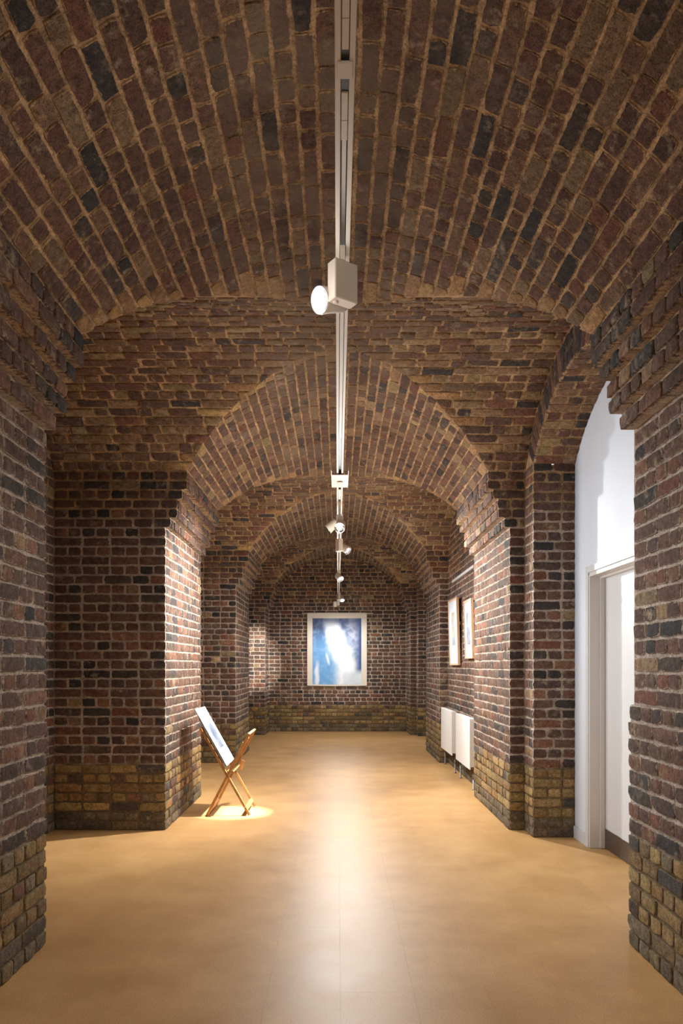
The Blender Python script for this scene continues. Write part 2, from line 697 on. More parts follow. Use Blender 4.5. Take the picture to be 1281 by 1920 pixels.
def wall_courses(m, side_u, n, face, u_of, z0, z1, ext, zone='wall', deep=None, bond=0, push=0.004):
    """lay horizontal courses. face(u, z) -> point; ext(z) -> (u0, u1)"""
    i0, i1 = int(round(z0 / CO)), int(round(z1 / CO))
    for i in range(i0, i1):
        z = (i + 0.5) * CO
        u0, u1 = ext(z)
        hd = (i + bond) % 2 == 0
        ph = None
        if hd:
            ph = 0.106
        for q, (a, b) in enumerate(course(u0, u1, hd, ph if hd else (0.222 if rng.random() < .7 else 0.16))):
            c = face((a + b) / 2, z)
            m.brick(c, side_u, (0, 0, 1), n, b - a, CO - J + rng.uniform(-.0015, .0015), zone, deep=bool(deep and deep(z)), push=push)


# ---------------------------------------------------------------- floor: cork tiles on a slab
fl = mesh_obj('floor', [(-2.6, YBACK, -0.004), (2.3, YBACK, -0.004), (2.3, YEND + .1, -0.004), (-2.6, YEND + .1, -0.004)], [(0, 1, 2, 3)], SUBFLOOR)
tag(fl, 'glossy tan cork tile floor running the length of the gallery', 'floor', None, 'structure')
TW, TL = 0.305, 0.915
tile_mesh = {}


def tile(x0, x1, y0, y1):
    key = (round(x1 - x0, 4), round(y1 - y0, 4))
    if key not in tile_mesh:
        g = 0.0001
        w, l = key
        mb = MB().box((g, g, -0.004), (w - g, l - g, 0.0), None, 0.0002)
        me = bpy.data.meshes.new('floor_tile')
        me.from_pydata([tuple(v) for v in mb.v], [], mb.f)
        me.materials.append(FLOOR)
        tile_mesh[key] = me
    o = bpy.data.objects.new('floor_tile', tile_mesh[key])
    o.parent = fl
    o.location = (x0, y0, 0)
    COL.objects.link(o)


cols = []
x = 0.012 - 8 * TW
while x < 2.0:
    cols.append(x)
    x += TW
for k, x in enumerate(cols):
    off = 2.91 if k % 2 else 3.07 - TL / 2 + .45
    y = off - TL * 7
    while y < YEND:
        if y + TL > YBACK:
            y1 = min(y + TL, YEND + .05)
            tile(x, x + TW, max(y, YBACK), y1)
        y += TL

# ---------------------------------------------------------------- masonry of the piers
PN = ['nearest', 'second', 'third', 'end']
structures = []


def pier_side(i, sx):
    """the corridor face of a pier with its stepped corbels"""
    y0, y1 = PIER[i]
    side = 'left' if sx < 0 else 'right'
    m = Masonry('wall_' + side, '%s brick pier on the %s, corridor face with corbelled top' % (PN[i], side))
    ys = YBACK if i == 0 else y0 + REC
    ye = y1 - (REC if i < 3 else 0)
    prof = corbel_profile(REC)
    a = [(sx * px, ys, z) for px, z in prof]
    b = [(sx * px, ye, z) for px, z in prof]
    m.strip(a, b) if sx < 0 else m.strip(b, a)
    start = 1.7 if i == 0 else y0 + 0.014
    u = (0, 1, 0) if sx > 0 else (0, -1, 0)
    u = (0, -sx, 0)
    n = (-sx, 0, 0)
    jut = (lambda z: 0.028 if (i == 0 and sx > 0 and 1.17 < z < 2.5) else 0.0)

    def face(q, z):
        return (sx * (corbel(z) + jut(z) - (0.004 if z > ZS - 6 * CO else 0)), q, z)
    if i == 0 and sx > 0:                               # upper part of the near right pier stands back a little
        m.v, m.f = [], []
        prof2 = []
        for px, z in prof:
            prof2.append((px, z))
        prof2 = [(WX + REC, 0), (WX + REC, 1.17), (WX + REC + .028, 1.17), (WX + REC + .028, prof[1][1])] + prof[2:]
        m.strip([(px, ye, z) for px, z in prof2], [(px, ys, z) for px, z in prof2])
    is_c = lambda z: z > ZS - 6 * CO
    wall_courses(m, u, n, face, None, 0, ZS - 6 * CO, lambda z: (start, y1 - (0.002 if i < 3 else 0.01)), 'wall', bond=i)
    wall_courses(m, u, n, face, None, ZS - 6 * CO, ZS, lambda z: (start, y1 - (0.002 if i < 3 else 0.01)), 'wall', deep=lambda z: True, bond=i + 1, push=0.004)
    structures.append(m)
    return m


def pier_front(i, sx):
    """the face of a pier that looks at the camera"""
    y0, y1 = PIER[i]
    side = 'left' if sx < 0 else 'right'
    far = abs(LX) if sx < 0 else (RX if i != 0 else RX)
    m = Masonry('wall_' + side, '%s brick pier on the %s, end face towards the viewer' % (PN[i], side))
    prof = corbel_profile(REC)
    poly = [(sx * px, y0 + REC, z) for px, z in prof] + [(sx * (far + .03), y0 + REC, ZS + .06), (sx * (far + .03), y0 + REC, 0)]
    if sx > 0:
        poly.reverse()
    m.quad(*poly)
    if i < 3:                                           # its back
        m.quad(*[(p[0], y1 - REC, p[2]) for p in reversed(poly)])
    u = (1, 0, 0)
    n = (0, -1, 0)

    def ext(z):
        c = corbel(z)
        return (-far, -c - .001) if sx < 0 else (c + .001, far)
    wall_courses(m, u, n, lambda q, z: (q, y0, z), None, 0, ZS, ext, 'wall', bond=i + (0 if sx < 0 else 1), deep=None)
    if i == 2 and sx < 0:                               # a pale stone plug let into the bricks
        for k, q in enumerate(m.bricks):
            if abs(q[0].x + 1.70) < .085 and abs(q[0].z - 1.45) < .06:
                m.bricks[k] = q[:-1] + (lin((176, 150, 112)),)
    structures.append(m)
    return m


def arch(i):
    """soffit of the low arch through a pier; it runs on until it meets the vaults of the bays"""
    y0, y1 = PIER[i]
    m = Masonry('ceiling', '%s corridor arch of mixed brown bricks, underside' % PN[i], 'ceiling')
    half = math.asin(AX / RA)

    def yend(t, side, rec=0.0):
        z = ZAC + (RA + rec) * math.cos(t)
        if side < 0:
            return YBACK if i == 0 else y_groin(i - 1, z, 1, rec)
        return YEND if i == 3 else y_groin(i, z, -1, rec)
    NS = 72
    rows = [[] for _ in range(7)]
    for k in range(NS + 1):
        t = -half + 2 * half * k / NS
        x, z = (RA + REC) * math.sin(t), ZAC + (RA + REC) * math.cos(t)
        a, b = yend(t, -1, REC), yend(t, 1, REC)
        for r in range(7):
            rows[r].append((x, a + (b - a) * r / 6, z))
    for r in range(6):
        m.strip(rows[r + 1], rows[r])
    nc = 36
    for k in range(nc):
        ta, tb = -half + 2 * half * k / nc, -half + 2 * half * (k + 1) / nc
        t = (ta + tb) / 2
        n = Vector((-math.sin(t), 0, -math.cos(t)))
        v = Vector((-math.cos(t), 0, math.sin(t)))
        u = v.cross(n)                                   # along the vault
        sg = 1 if u.y > 0 else -1
        q0 = [1.55 if i == 0 else yend(ta, -1), 1.55 if i == 0 else yend(tb, -1)]
        q1 = [yend(ta, 1), yend(tb, 1)]
        am, bm = sum(q0) / 2, sum(q1) / 2
        run = course(am, bm, k % 2 == 0, mixed=True)
        H = 2 * half * RA / nc - J
        hw = H / 2 / RA
        for j, (a, b) in enumerate(run):
            p = (RA * math.sin(t), (a + b) / 2, ZAC + RA * math.cos(t))
            first, last = (j == 0 and i > 0), (j == len(run) - 1 and i < 3)
            zone = 'arch' if i == 0 or rng.random() < .5 else 'barrel'
            quad = None
            if first or last:
                zone = 'rim' if rng.random() < .85 else 'arch'
                sh = (q1[1] - q1[0]) if last else (q0[1] - q0[0])
                al, bl, ah, bh = a, b, a, b
                if last:
                    bl, bh = b - sh / 2, b + sh / 2
                if first:
                    al, ah = a - sh / 2, a + sh / 2
                lo, hi = t - hw, t + hw                 # lo edge angle (towards ta)
                P = lambda tt, yy: Vector((RA * math.sin(tt), yy, ZAC + RA * math.cos(tt)))
                # v points from larger t to smaller t
                if sg > 0:
                    quad = [P(hi, ah), P(hi, bh), P(lo, bl), P(lo, al)]
                else:
                    quad = [P(hi, bh), P(hi, ah), P(lo, al), P(lo, bl)]
            m.brick(p, u, v, n, b - a, H + rng.uniform(-.003, .002), zone, push=0.004, quad=quad)
    structures.append(m)
    return m


BN = ['nearest', 'second', 'third']


def vault(b):
    """barrel vault across a bay, cut by the corridor arches on both sides"""
    yc, h, r, zc = bay_circle(b)
    m = Masonry('ceiling', '%s cross vault of tan and brown bricks between two corridor arches' % BN[b], 'ceiling')
    half = math.asin(h / r)
    NS = 60
    for sx, xo in ((-1, LX), (1, RX)):
        A, B = [], []
        for k in range(NS + 1):
            t = -half + 2 * half * k / NS
            y, z = yc + (r + REC) * math.sin(t), zc + (r + REC) * math.cos(t)
            A.append((xo + sx * .03, y, z))
            B.append((sx * (x_arch(z, REC) if z > ZS - .02 else AX), y, z))
        m.strip(A, B) if sx < 0 else m.strip(B, A)
    nc = int(round(2 * half * r / 0.079))
    for k in range(nc):
        ta, tb = -half + 2 * half * k / nc, -half + 2 * half * (k + 1) / nc
        t = (ta + tb) / 2
        if t < -0.35:
            continue
        n = Vector((0, -math.sin(t), -math.cos(t)))
        u = Vector((1, 0, 0))
        v = n.cross(u)
        z = zc + r * math.cos(t)
        y = yc + r * math.sin(t)
        xs = x_arch(z)
        H = 2 * half * r / nc - J
        runs = [(LX, -xs), (xs, RX)] if xs > 0.02 else [(LX, RX)]
        hw = H / 2 / r
        zl, zh = zc + r * math.cos(t + hw), zc + r * math.cos(t - hw)   # with t > 0 the lower edge is t + hw
        for s, (a0, a1) in enumerate(runs):
            run = course(a0, a1, k % 2 == 0, mixed=(k % 3 == 0), phase=rng.choice([0.106, 0.16, 0.222]))
            for j, (a, b_) in enumerate(run):
                p = (0.5 * (a + b_), y, z)
                quad = None
                cut_r = xs > 0.02 and s == 0 and j == len(run) - 1
                cut_l = xs > 0.02 and s == 1 and j == 0
                zone = 'barrel'
                P = lambda xx, tt: Vector((xx, yc + r * math.sin(tt), zc + r * math.cos(tt)))
                # v = n x u : find which way it runs
                vt = 1 if v.z * (-math.sin(t)) + v.y * math.cos(t) > 0 else -1
                if cut_r or cut_l:
                    d_lo = x_arch(zc + r * math.cos(t - vt * hw)) - xs
                    d_hi = x_arch(zc + r * math.cos(t + vt * hw)) - xs
                    d_lo = max(-.14, min(.14, d_lo))
                    d_hi = max(-.14, min(.14, d_hi))
                    if cut_r:
                        quad = [P(a, t - vt * hw), P(b_ - d_lo, t - vt * hw), P(b_ - d_hi, t + vt * hw), P(a, t + vt * hw)]
                    else:
                        quad = [P(a + d_lo, t - vt * hw), P(b_, t - vt * hw), P(b_, t + vt * hw), P(a + d_hi, t + vt * hw)]
                    if rng.random() < .4:
                        zone = 'rim'
                m.brick(p, u, v, n, b_ - a, H + rng.uniform(-.006, .003), zone, push=0.010, tilt=.035, quad=quad)
    structures.append(m)
    return m


def bay_wall(b, sx):
    """plain brick wall closing a bay at its side, up to the vault"""
    y0, y1 = BAYS[b]
    side = 'left' if sx < 0 else 'right'
    X = LX if sx < 0 else RX
    m = Masonry('wall_' + side, '%s bay, brick side wall on the %s between two piers' % (BN[b], side))
    yc, h, r, zc = bay_circle(b)
    pts = [(X + sx * REC, y0 - .02, 0), (X + sx * REC, y1 + .02, 0)]
    for k in range(25):
        t = math.asin(h / r) * (1 - k / 12)
        pts.append((X + sx * REC, yc + (r + .02) * math.sin(t), zc + (r + .02) * math.cos(t)))
    if sx > 0:
        pts.reverse()
    m.quad(*pts)

    def ext(z):
        if z < ZS:
            return y0 + .004, y1 - .004
        return y_groin(b, z + CO / 2, -1) + .006, y_groin(b, z + CO / 2, 1) - .006
    wall_courses(m, (0, -sx, 0), (-sx, 0, 0), lambda q, z: (X, q, z), None, 0, ZS + BRISE - .03, ext, 'wall', bond=b)
    structures.append(m)
    return m


SA = dict(half=0.983, z=2.95, rise=0.425)


def side_arch(b):
    """arched opening in the right wall of a bay, with a deep brick reveal"""
    y0, y1 = BAYS[b]
    yo = y1 - 0.26
    hs = min(SA['half'], (y1 - y0) / 2 - 0.26)
    ya = yo - 2 * hs
    yc = yo - hs
    r = (hs * hs + SA['rise'] ** 2) / (2 * SA['rise'])
    zc = SA['z'] + SA['rise'] - r
    half = math.asin(hs / r)
    byc, bh, br, bzc = bay_circle(b)
    m = Masonry('wall_right', '%s bay, brick side arch and reveal around the opening on the right' % BN[b])
    X = RX + REC
    zb = lambda y: bzc + math.sqrt(max(0, (br + .02) ** 2 - (y - byc) ** 2)) if abs(y - byc) < bh + .02 else ZS
    # wall face: two uprights and the spandrel
    m.quad((X, y1 + .02, 0), (X, yo, 0), (X, yo, SA['z']), (X, y1 + .02, SA['z']))
    m.quad((X, ya, 0), (X, y0 - .02, 0), (X, y0 - .02, SA['z']), (X, ya, SA['z']))
    NS = 40
    top, bot = [], []
    for k in range(NS + 1):
        y = y0 - .02 + (y1 - y0 + .04) * k / NS
        top.append((X, y, max(zb(y), SA['z'] + .001)))
        q = (r + 0) ** 2 - (y - yc) ** 2
        zz = zc + math.sqrt(q) if (abs(y - yc) < hs and q > 0) else SA['z']
        bot.append((X, y, max(SA['z'], zz + REC)))
    m.strip(top, bot)
    # jambs and soffit of the reveal
    XB = DX + .02
    m.quad((X, yo + REC, 0), (XB, yo + REC, 0), (XB, yo + REC, SA['z']), (X, yo + REC, SA['z']))
    m.quad((XB, ya - REC, 0), (X, ya - REC, 0), (X, ya - REC, SA['z']), (XB, ya - REC, SA['z']))
    A, B = [], []
    for k in range(NS + 1):
        t = -half + 2 * half * k / NS
        y, z = yc + (r + REC) * math.sin(t), zc + (r + REC) * math.cos(t)
        A.append((X, y, z))
        B.append((XB, y, z))
    m.strip(B, A)
    # bricks: upright strip beside the pier, jamb, soffit, ring
    wall_courses(m, (0, -1, 0), (-1, 0, 0), lambda q, z: (RX, q, z), None, 0, SA['z'], lambda z: (yo + .012, y1 - .004), 'wall', bond=1)
    wall_courses(m, (1, 0, 0), (0, -1, 0), lambda q, z: (q, yo, z), None, 0, SA['z'], lambda z: (RX + .002, DX - .002), 'wall', bond=0)
    nc = int(round(2 * half * r / 0.079))
    for k in range(nc):
        ta, tb = -half + 2 * half * k / nc, -half + 2 * half * (k + 1) / nc
        t = (ta + tb) / 2
        n = Vector((0, -math.sin(t), -math.cos(t)))
        u = Vector((1, 0, 0))
        v = n.cross(u)
        H = 2 * half * r / nc - J
        for (a, b_) in course(RX + .012, DX, k % 2 == 0):
            m.brick((0.5 * (a + b_), yc + r * math.sin(t), zc + r * math.cos(t)), u, v, n, b_ - a, H, 'barrel', push=.004)
        # ring face
        hw = H / 2 / r
        q = []
        for tt in (t - hw, t + hw):
            d = Vector((0, math.sin(tt), math.cos(tt)))
            base = Vector((RX, yc, zc)) + d * (r + .002)
            ln = 0.02
            while ln < 0.35 and (base + d * ln).z < zb((base + d * ln).y) - .03:
                ln += .01
            q.append((base, base + d * ln))
        if (q[0][1] - q[0][0]).length > .05:
            quad = [q[1][0], q[0][0], q[0][1], q[1][1]]
            c = (q[0][0] + q[0][1] + q[1][0] + q[1][1]) / 4
            d = Vector((0, math.sin(t), math.cos(t)))
            n2 = Vector((-1, 0, 0))
            u2 = d.cross(n2)
            L = (q[0][0] - q[1][0]).length
            m.brick(c, u2, d, n2, 0.1, (q[0][1] - q[0][0]).length, 'wall' if rng.random() < .6 else 'dark', quad=quad)
    structures.append(m)
    return yo, ya


for i in range(4):
    for sx in (-1, 1):
        pier_side(i, sx)
        if i > 0:
            pier_front(i, sx)
    arch(i)
for b in range(3):
    vault(b)
    bay_wall(b, -1)
bay_wall(1, 1)
DY1, DY0 = side_arch(0)
EY1, EY0 = side_arch(2)

# end wall of the corridor
m = Masonry('wall_end', 'brick end wall of the corridor behind the blue hanging', 'wall')
m.quad((-2.4, YEND + REC, 0), (2.0, YEND + REC, 0), (2.0, YEND + REC, 3.7), (-2.4, YEND + REC, 3.7))


def end_ext(z):
    w = WX if z < ZS - 6 * CO else (corbel(z) if z < ZS else x_arch(z) + .01)
    return -w + .006, w - .006


wall_courses(m, (1, 0, 0), (0, -1, 0), lambda q, z: (q, YEND, z), None, 0, ZS + ARISE - .03, end_ext, 'wall')
structures.append(m)

# back faces towards the bay of the nearest pier
m = Masonry('wall_left', 'far end face of the nearest pier on the left', 'wall')
prof = corbel_profile(REC)
m.quad(*([(LX - .02, PIER[0][1] - REC, 0), (LX - .02, PIER[0][1] - REC, ZS)] + [(-px, PIER[0][1] - REC, z) for px, z in reversed(prof)]))
structures.append(m)
m = Masonry('wall_right', 'far end face of the nearest pier on the right', 'wall')
prof_r = [(WX + REC, 0), (WX + REC, 1.17), (WX + REC + .028, 1.17), (WX + REC + .028, prof[1][1])] + prof[2:]
m.quad(*([(px, PIER[0][1] - REC, z) for px, z in prof_r] + [(DX + .02, PIER[0][1] - REC, ZS), (DX + .02, PIER[0][1] - REC, 0)]))
structures.append(m)

tot = [0, 0]
for m in structures:
    m.build()
    tot[0] += m.count[0]
    tot[1] += m.count[1]
print('bricks single / joined', tot)

# ---------------------------------------------------------------- white wall, door
def white_wall(y0, y1, door):
    mb = MB()
    z1 = 3.45
    if door:
        d0, d1, dz = door
        mb.box((DX, y0, 0), (DX + .03, d0, z1)).box((DX, d1, 0), (DX + .03, y1, z1)).box((DX, d0, dz), (DX + .03, d1, z1))
    else:
        mb.box((DX, y0, 0), (DX + .03, y1, z1))
    return mb.obj('wall_right', WHITE_WALL)


DF = 5.478                                              # far edge of the door opening
o = white_wall(BAYS[0][0] - .02, DY1 + .03, (4.505, DF + .015, 2.04))
tag(o, 'white plastered wall filling the side arch around the door', 'wall', None, 'structure')
o = white_wall(BAYS[2][0] - .02, EY1 + .03, None)
tag(o, 'white plastered wall filling the far side arch on the right', 'wall', None, 'structure')
mb = MB().box((DX - .012, DF + .062, 0), (DX + .001, DY1 + .006, 0.095), None, .002)
tag(mb.obj('baseboard_right', WHITE_PAINT), 'short white skirting between the brick reveal and the door frame', 'skirting', None, 'structure')

door = empty('door_1', (1.99, 5.0, 0))
tag(door, 'plain white door with steel kick plate in the right side arch', 'door', None, 'structure')


def dpart(name, mb, mat):
    ob = mb.obj(name, mat)
    ob.parent = door
    ob.matrix_parent_inverse = Matrix.Translation((-1.99, -5.0, 0))
    return ob


dpart('leaf', MB().box((1.99, 4.55, 0.006), (2.03, DF - .004, 2.02), None, .002), WHITE_PAINT)
dpart('kick_plate', MB().box((1.986, 4.56, 0.008), (1.9905, DF - .006, 0.15), None, .001), STEEL)
dpart('architrave', MB().box((DX - .014, DF + .012, 0), (DX, DF + .062, 2.10), None, .003).box((DX - .0135, 4.511, 2.052), (DX, DF + .0115, 2.10), None, .003).box((DX - .014, 4.46, 0), (DX, 4.51, 2.05), None, .003), WHITE_PAINT)
dpart('jamb', MB().box((DX - .004, DF, 0), (2.05, DF + .03, 2.035), None, .002).box((DX - .004, 4.52, 2.022), (2.05, DF, 2.05), None, .002).box((DX - .004, 4.49, 0), (2.05, 4.52, 2.035), None, .002), JAMB_PAINT)
dpart('stop', MB().box((1.955, DF - .014, 0.003), (1.986, DF, 2.022)).box((1.955, 4.52, 2.008), (1.986, DF - .014, 2.022)), JAMB_PAINT)
dpart('handle', MB().lathe((1.99, 4.62, 1.0), (-1, 0, 0), [(0, .025), (.008, .025), (.008, .01), (.05, .01)], 12).bar((1.94, 4.615, 1.0), (1.94, 4.74, 1.0), .018, .018), STEEL)

# ---------------------------------------------------------------- lighting track
TX, TZ = 0.018, 2.78
track = empty('lighting_track', (TX, 7.8, TZ))
tag(track, 'long pale lighting track hung along the middle of the vaults', 'lighting track')


def tpart(name, mb, mat, parent=track, smooth=False):
    ob = mb.obj(name, mat, None, smooth)
    ob.parent = parent
    if parent is track:
        ob.matrix_parent_inverse = Matrix.Translation((-TX, -7.8, -TZ))
    return ob


def bx(x0, x1, y0, y1, z0, z1, bev=0.0):
    return MB().box((TX + x0, y0, TZ + z0), (TX + x1, y1, TZ + z1), None, bev)


HWT = 0.0245
T0, T1 = 0.7, YEND - .02
tpart('rail', bx(-HWT, -0.010, T0, T1, 0, .034, .0015), TRACK_PAINT)
tpart('rail', bx(0.010, HWT, T0, T1, 0, .034, .0015), TRACK_PAINT)
tpart('channel', bx(-.0105, .0105, T0, T1, .022, .0335), TRACK_DARK)
for a, b in ((1.2, 1.6165), (1.6175, 1.70), (1.828, 1.92), (1.921, 1.993), (2.80, 4.6), (5.95, 6.3)):
    tpart('cover_strip', bx(-.0085, .0085, a, b, .002, .012, .001), TRACK_PAINT)
tpart('power_feed', bx(-.0095, .0095, 1.702, 1.73, .006, .02), TRACK_BLACK)
tpart('power_feed', bx(-.0095, .0095, 1.779, 1.826, .006, .02), TRACK_BLACK)
tpart('coupler', bx(-.0185, .0185, 1.731, 1.778, -.004, .004, .001), TRACK_PAINT)
tpart('conductor', bx(-.006, .006, 1.995, 2.47, .010, .02), STEEL)
for y, zz in ((2.3, 3.57), (6.9, 3.57), (11.05, 3.57), (14.8, 3.57)):
    tpart('hanger_rod', MB().lathe((TX, y, TZ + .03), (0, 0, 1), [(0, .012), (.02, .012), (.02, .004), (zz - TZ - .03, .004)], 8), STEEL)

tray = empty('suspension_tray', (TX, 5.6, TZ))
tag(tray, 'small pale folded metal tray clipped under the lighting track', 'bracket')
for nm, mb, mt in (('plate', MB().box((-.06, -.16, -.012), (.06, .22, -.006), None, .001), LAMP_PAINT),
                   ('flange', MB().box((-.064, -.28, -.012), (-.060, .22, .05)), LAMP_PAINT),
                   ('flange', MB().box((.060, -.28, -.012), (.064, .22, .05)), LAMP_PAINT),
                   ('clip', MB().box((-.022, .02, -.02), (.022, .13, -.0121), None, .002), LAMP_PAINT),
                   ('screw', MB().lathe((0, .02, -.0125), (0, 0, -1), [(0, .008), (.003, .008)], 10), TRACK_BLACK)):
    mb.obj(nm, mt, tray)


def spotlight(y, rz, aim, label, power=0.0, spot=70, blend=0.6, box=(0.049, 0.094, 0.134), drop=0.045, head_r=0.046, side=(-1, 0), down_fill=140.0, point_fill=0.0, point_fill_drop=.5, accent=None, color=(1.0, 0.985, 0.96)):
    """a track spotlight: gear box under the track, round head on its side aimed along `aim`"""
    root = empty('track_spotlight', (TX, y, TZ))
    tag(root, label, 'spotlight', 'spotlights on the lighting track')
    w, l, h = box
    R = Matrix.Rotation(rz, 4, 'Z')
    top = -drop
    MB().box((-w / 2, -l / 2, top - h), (w / 2, l / 2, top), R, .003).obj('gear_box', LAMP_PAINT, root)
    MB().box((-.0085, -.035, top - .001), (.0085, .035, .001), None, .001).obj('track_adapter', LAMP_PAINT, root)
    MB().lathe(R @ Vector((-w * .1, -l * .28, top - h + .001)), (0, 0, -1), [(0, .009), (.006, .009), (.008, .006)], 12).obj('knob', FRAME_WOOD if False else LAMP_PAINT, root)
    a = Vector(aim).normalized()
    hc = R @ Vector((side[0] * (w / 2 + head_r * .92), side[1] * l, top - h * .72))
    back = hc - a * 0.055
    front = hc + a * 0.055
    MB().lathe(back, a, [(0, .02), (.004, head_r * .82), (.012, head_r * .9), (.075, head_r * .92), (.108, head_r), (.110, head_r), (.110, head_r * .93), (.082, head_r * .7)], 32, False).obj('lamp_head', LAMP_PAINT, root, True)
    MB().lathe(front - a * .002, a, [(0, head_r * .90), (.004, head_r * 1.0), (.006, head_r * .97), (.0, head_r * .86)], 32).obj('bezel', CHROME, root, True)
    MB().lathe(front - a * .03, a, [(0, head_r * .62), (.012, head_r * .8), (.026, head_r * .88)], 32, False).obj('reflector', CHROME, root, True)
    MB().lathe(front - a * .012, a, [(0, 0.001), (.003, head_r * .6), (.0045, .001)], 24).obj('lens', LENS, root)
    MB().bar(R @ Vector((side[0] * w * .3, side[1] * l * .5, top - h * .72)), hc, .02, .02).obj('pivot', LAMP_PAINT, root)
    if power > 0:
        d = bpy.data.lights.new('spotlight_beam', 'SPOT')
        d.energy = power * LAMP
        d.color = color
        d.spot_size = math.radians(spot)
        d.spot_blend = blend
        d.shadow_soft_size = 0.03
        L = bpy.data.objects.new('spotlight_beam', d)
        L.parent = root
        L.location = front + a * .012
        L.rotation_euler = a.to_track_quat('-Z', 'Y').to_euler()
        COL.objects.link(L)
    if down_fill > 0:                                       # added wide downward fill below the lamp, for floor and walls
        d = bpy.data.lights.new('downward_fill', 'SPOT')
        d.energy = down_fill * LAMP
        d.color = color
        d.spot_size = math.radians(172)
        d.spot_blend = 0.35
        d.shadow_soft_size = 0.12
        L = bpy.data.objects.new('downward_fill', d)
        L.parent = root
        L.location = (0, 0, top - h - .14)
        COL.objects.link(L)
    if point_fill > 0:                                        # added point fill hung free of the lens, brightening the vaults
        d = bpy.data.lights.new('vault_fill', 'POINT')
        d.energy = point_fill * LAMP
        d.color = color
        d.shadow_soft_size = 0.3
        L = bpy.data.objects.new('vault_fill', d)
        L.parent = root
        L.location = front + a * .09 + Vector((0, 0, -point_fill_drop))
        COL.objects.link(L)
    if accent:                                          # added narrow spot with its own target, apart from the head's aim
        d = bpy.data.lights.new('added_accent', 'SPOT')
        d.energy = accent[0] * LAMP
        d.color = color
        d.spot_size = math.radians(accent[1])
        d.spot_blend = 0.7
        d.shadow_soft_size = 0.015
        L = bpy.data.objects.new('added_accent', d)
        L.parent = root
        L.location = (0, 0, top - h - .16)
        tgt = Vector(accent[2]) - Vector((TX, y, TZ)) - L.location
        L.rotation_euler = tgt.to_track_quat('-Z', 'Y').to_euler()
        COL.objects.link(L)
    return root


def aim_at(y, z, target):
    return Vector(target) - Vector((TX, y, z))


spotlight(2.52, math.radians(-56), (-.75, -.6, -.30), 'nearest track spotlight, square box with round lit head turned left', 60, 75, down_fill=26, point_fill=9, point_fill_drop=0)
spotlight(6.42, math.radians(4), (-.10, -.86, -.5), 'second track spotlight from the viewer, lens facing the viewer', 34, 100, .9, side=(0, -1), down_fill=28, point_fill=58, drop=.12)
spotlight(6.72, math.radians(10), aim_at(6.72, 2.6, (-1.42, 6.75, 1.35)), 'third track spotlight, head turned down to the print rack', 520, 106, .8, side=(-1, 0), down_fill=15, accent=(1700, 17, (-.97, 6.83, 0)))
spotlight(8.0, math.radians(25), aim_at(8.0, 2.6, (1.42, 7.0, 1.5)), 'white tilted box spotlight just beyond the bright pair of lamps', 390, 110, .7, side=(1, 0), down_fill=52, point_fill=36, accent=(450, 16, (0.04, 15.2, 1.25)))
spotlight(10.1, math.radians(0), aim_at(10.1, 2.6, (.9, 8.6, 1.3)), 'single bright spotlight halfway down the far half of the track', 130, 110, .7, side=(0, -1), down_fill=60, point_fill=56, drop=.12, accent=(2200, 18, (-1.66, 14.43, 1.5)))
spotlight(13.9, math.radians(20), aim_at(13.9, 2.6, (.4, 12.4, .5)), 'cream box spotlight near the far end of the track', 60, 90, .7, side=(1, 0), down_fill=76, point_fill=22)
spotlight(14.6, math.radians(0), aim_at(14.6, 2.5, (0, 15.2, 1.2)), 'farthest track spotlight, pale round head in front of the blue hanging', 4, 80, .8, drop=.09, side=(-1, 0), down_fill=12)

# ---------------------------------------------------------------- blue hanging on the end wall
hang = empty('wall_hanging', (0, YEND - .03, 2.45))
tag(hang, 'translucent white hanging printed with blue clouds on the end wall', 'textile')
m, nt, bs = new_mat('hanging_print')
tc = N(nt, 'ShaderNodeTexCoord').outputs['Object']
sep = N(nt, 'ShaderNodeSeparateXYZ')
nt.links.new(tc, sep.inputs[0])
X_, Z_ = sep.outputs['X'], sep.outputs['Z']
n1 = noise(nt, tc, 2.2, 5, .55)
n2 = noise(nt, tc, 7, 5, .6)
wob = math_n(nt, 'MULTIPLY', math_n(nt, 'SUBTRACT', n1, .5), .5)
# pale plume widening from the upper middle to the lower right, deep blue on the left
xc = maprange(nt, Z_, -.2, -1.2, -.12, .18)
wd = maprange(nt, Z_, -.15, -.8, .16, .24)
dist = math_n(nt, 'DIVIDE', math_n(nt, 'ABSOLUTE', math_n(nt, 'ADD', math_n(nt, 'SUBTRACT', X_, xc), math_n(nt, 'MULTIPLY', wob, .5))), wd)
plume = maprange(nt, dist, 1.25, .35, 0, 1, True)
blue = mix(nt, maprange(nt, Z_, -.3, -.75), lin((70, 82, 116)), lin((104, 156, 206)))
blue = mix(nt, math_n(nt, 'MULTIPLY', maprange(nt, n2, .45, .65), .5), blue, lin((150, 186, 220)))
right = maprange(nt, X_, .12, .3)
blue = mix(nt, math_n(nt, 'MULTIPLY', right, .85), blue, mix(nt, maprange(nt, n2, .35, .65), lin((128, 136, 162)), lin((198, 202, 214))))
topd = math_n(nt, 'MULTIPLY', maprange(nt, Z_, -.42, -.16), maprange(nt, n1, .3, .6))
c = mix(nt, plume, blue, lin((232, 236, 240)))
c = mix(nt, math_n(nt, 'MULTIPLY', topd, .85), c, lin((66, 76, 108)))
edge = math_n(nt, 'MULTIPLY', maprange(nt, X_, .36, .46), maprange(nt, Z_, -1.28, -1.15))
c = mix(nt, edge, c, lin((62, 82, 128)))
streak = math_n(nt, 'MULTIPLY', maprange(nt, math_n(nt, 'ABSOLUTE', math_n(nt, 'ADD', math_n(nt, 'ADD', X_, math_n(nt, 'MULTIPLY', wob, .3)), .42)), .06, .02), maprange(nt, Z_, -.95, -1.15))
c = mix(nt, math_n(nt, 'MULTIPLY', streak, .85), c, lin((226, 230, 236)))
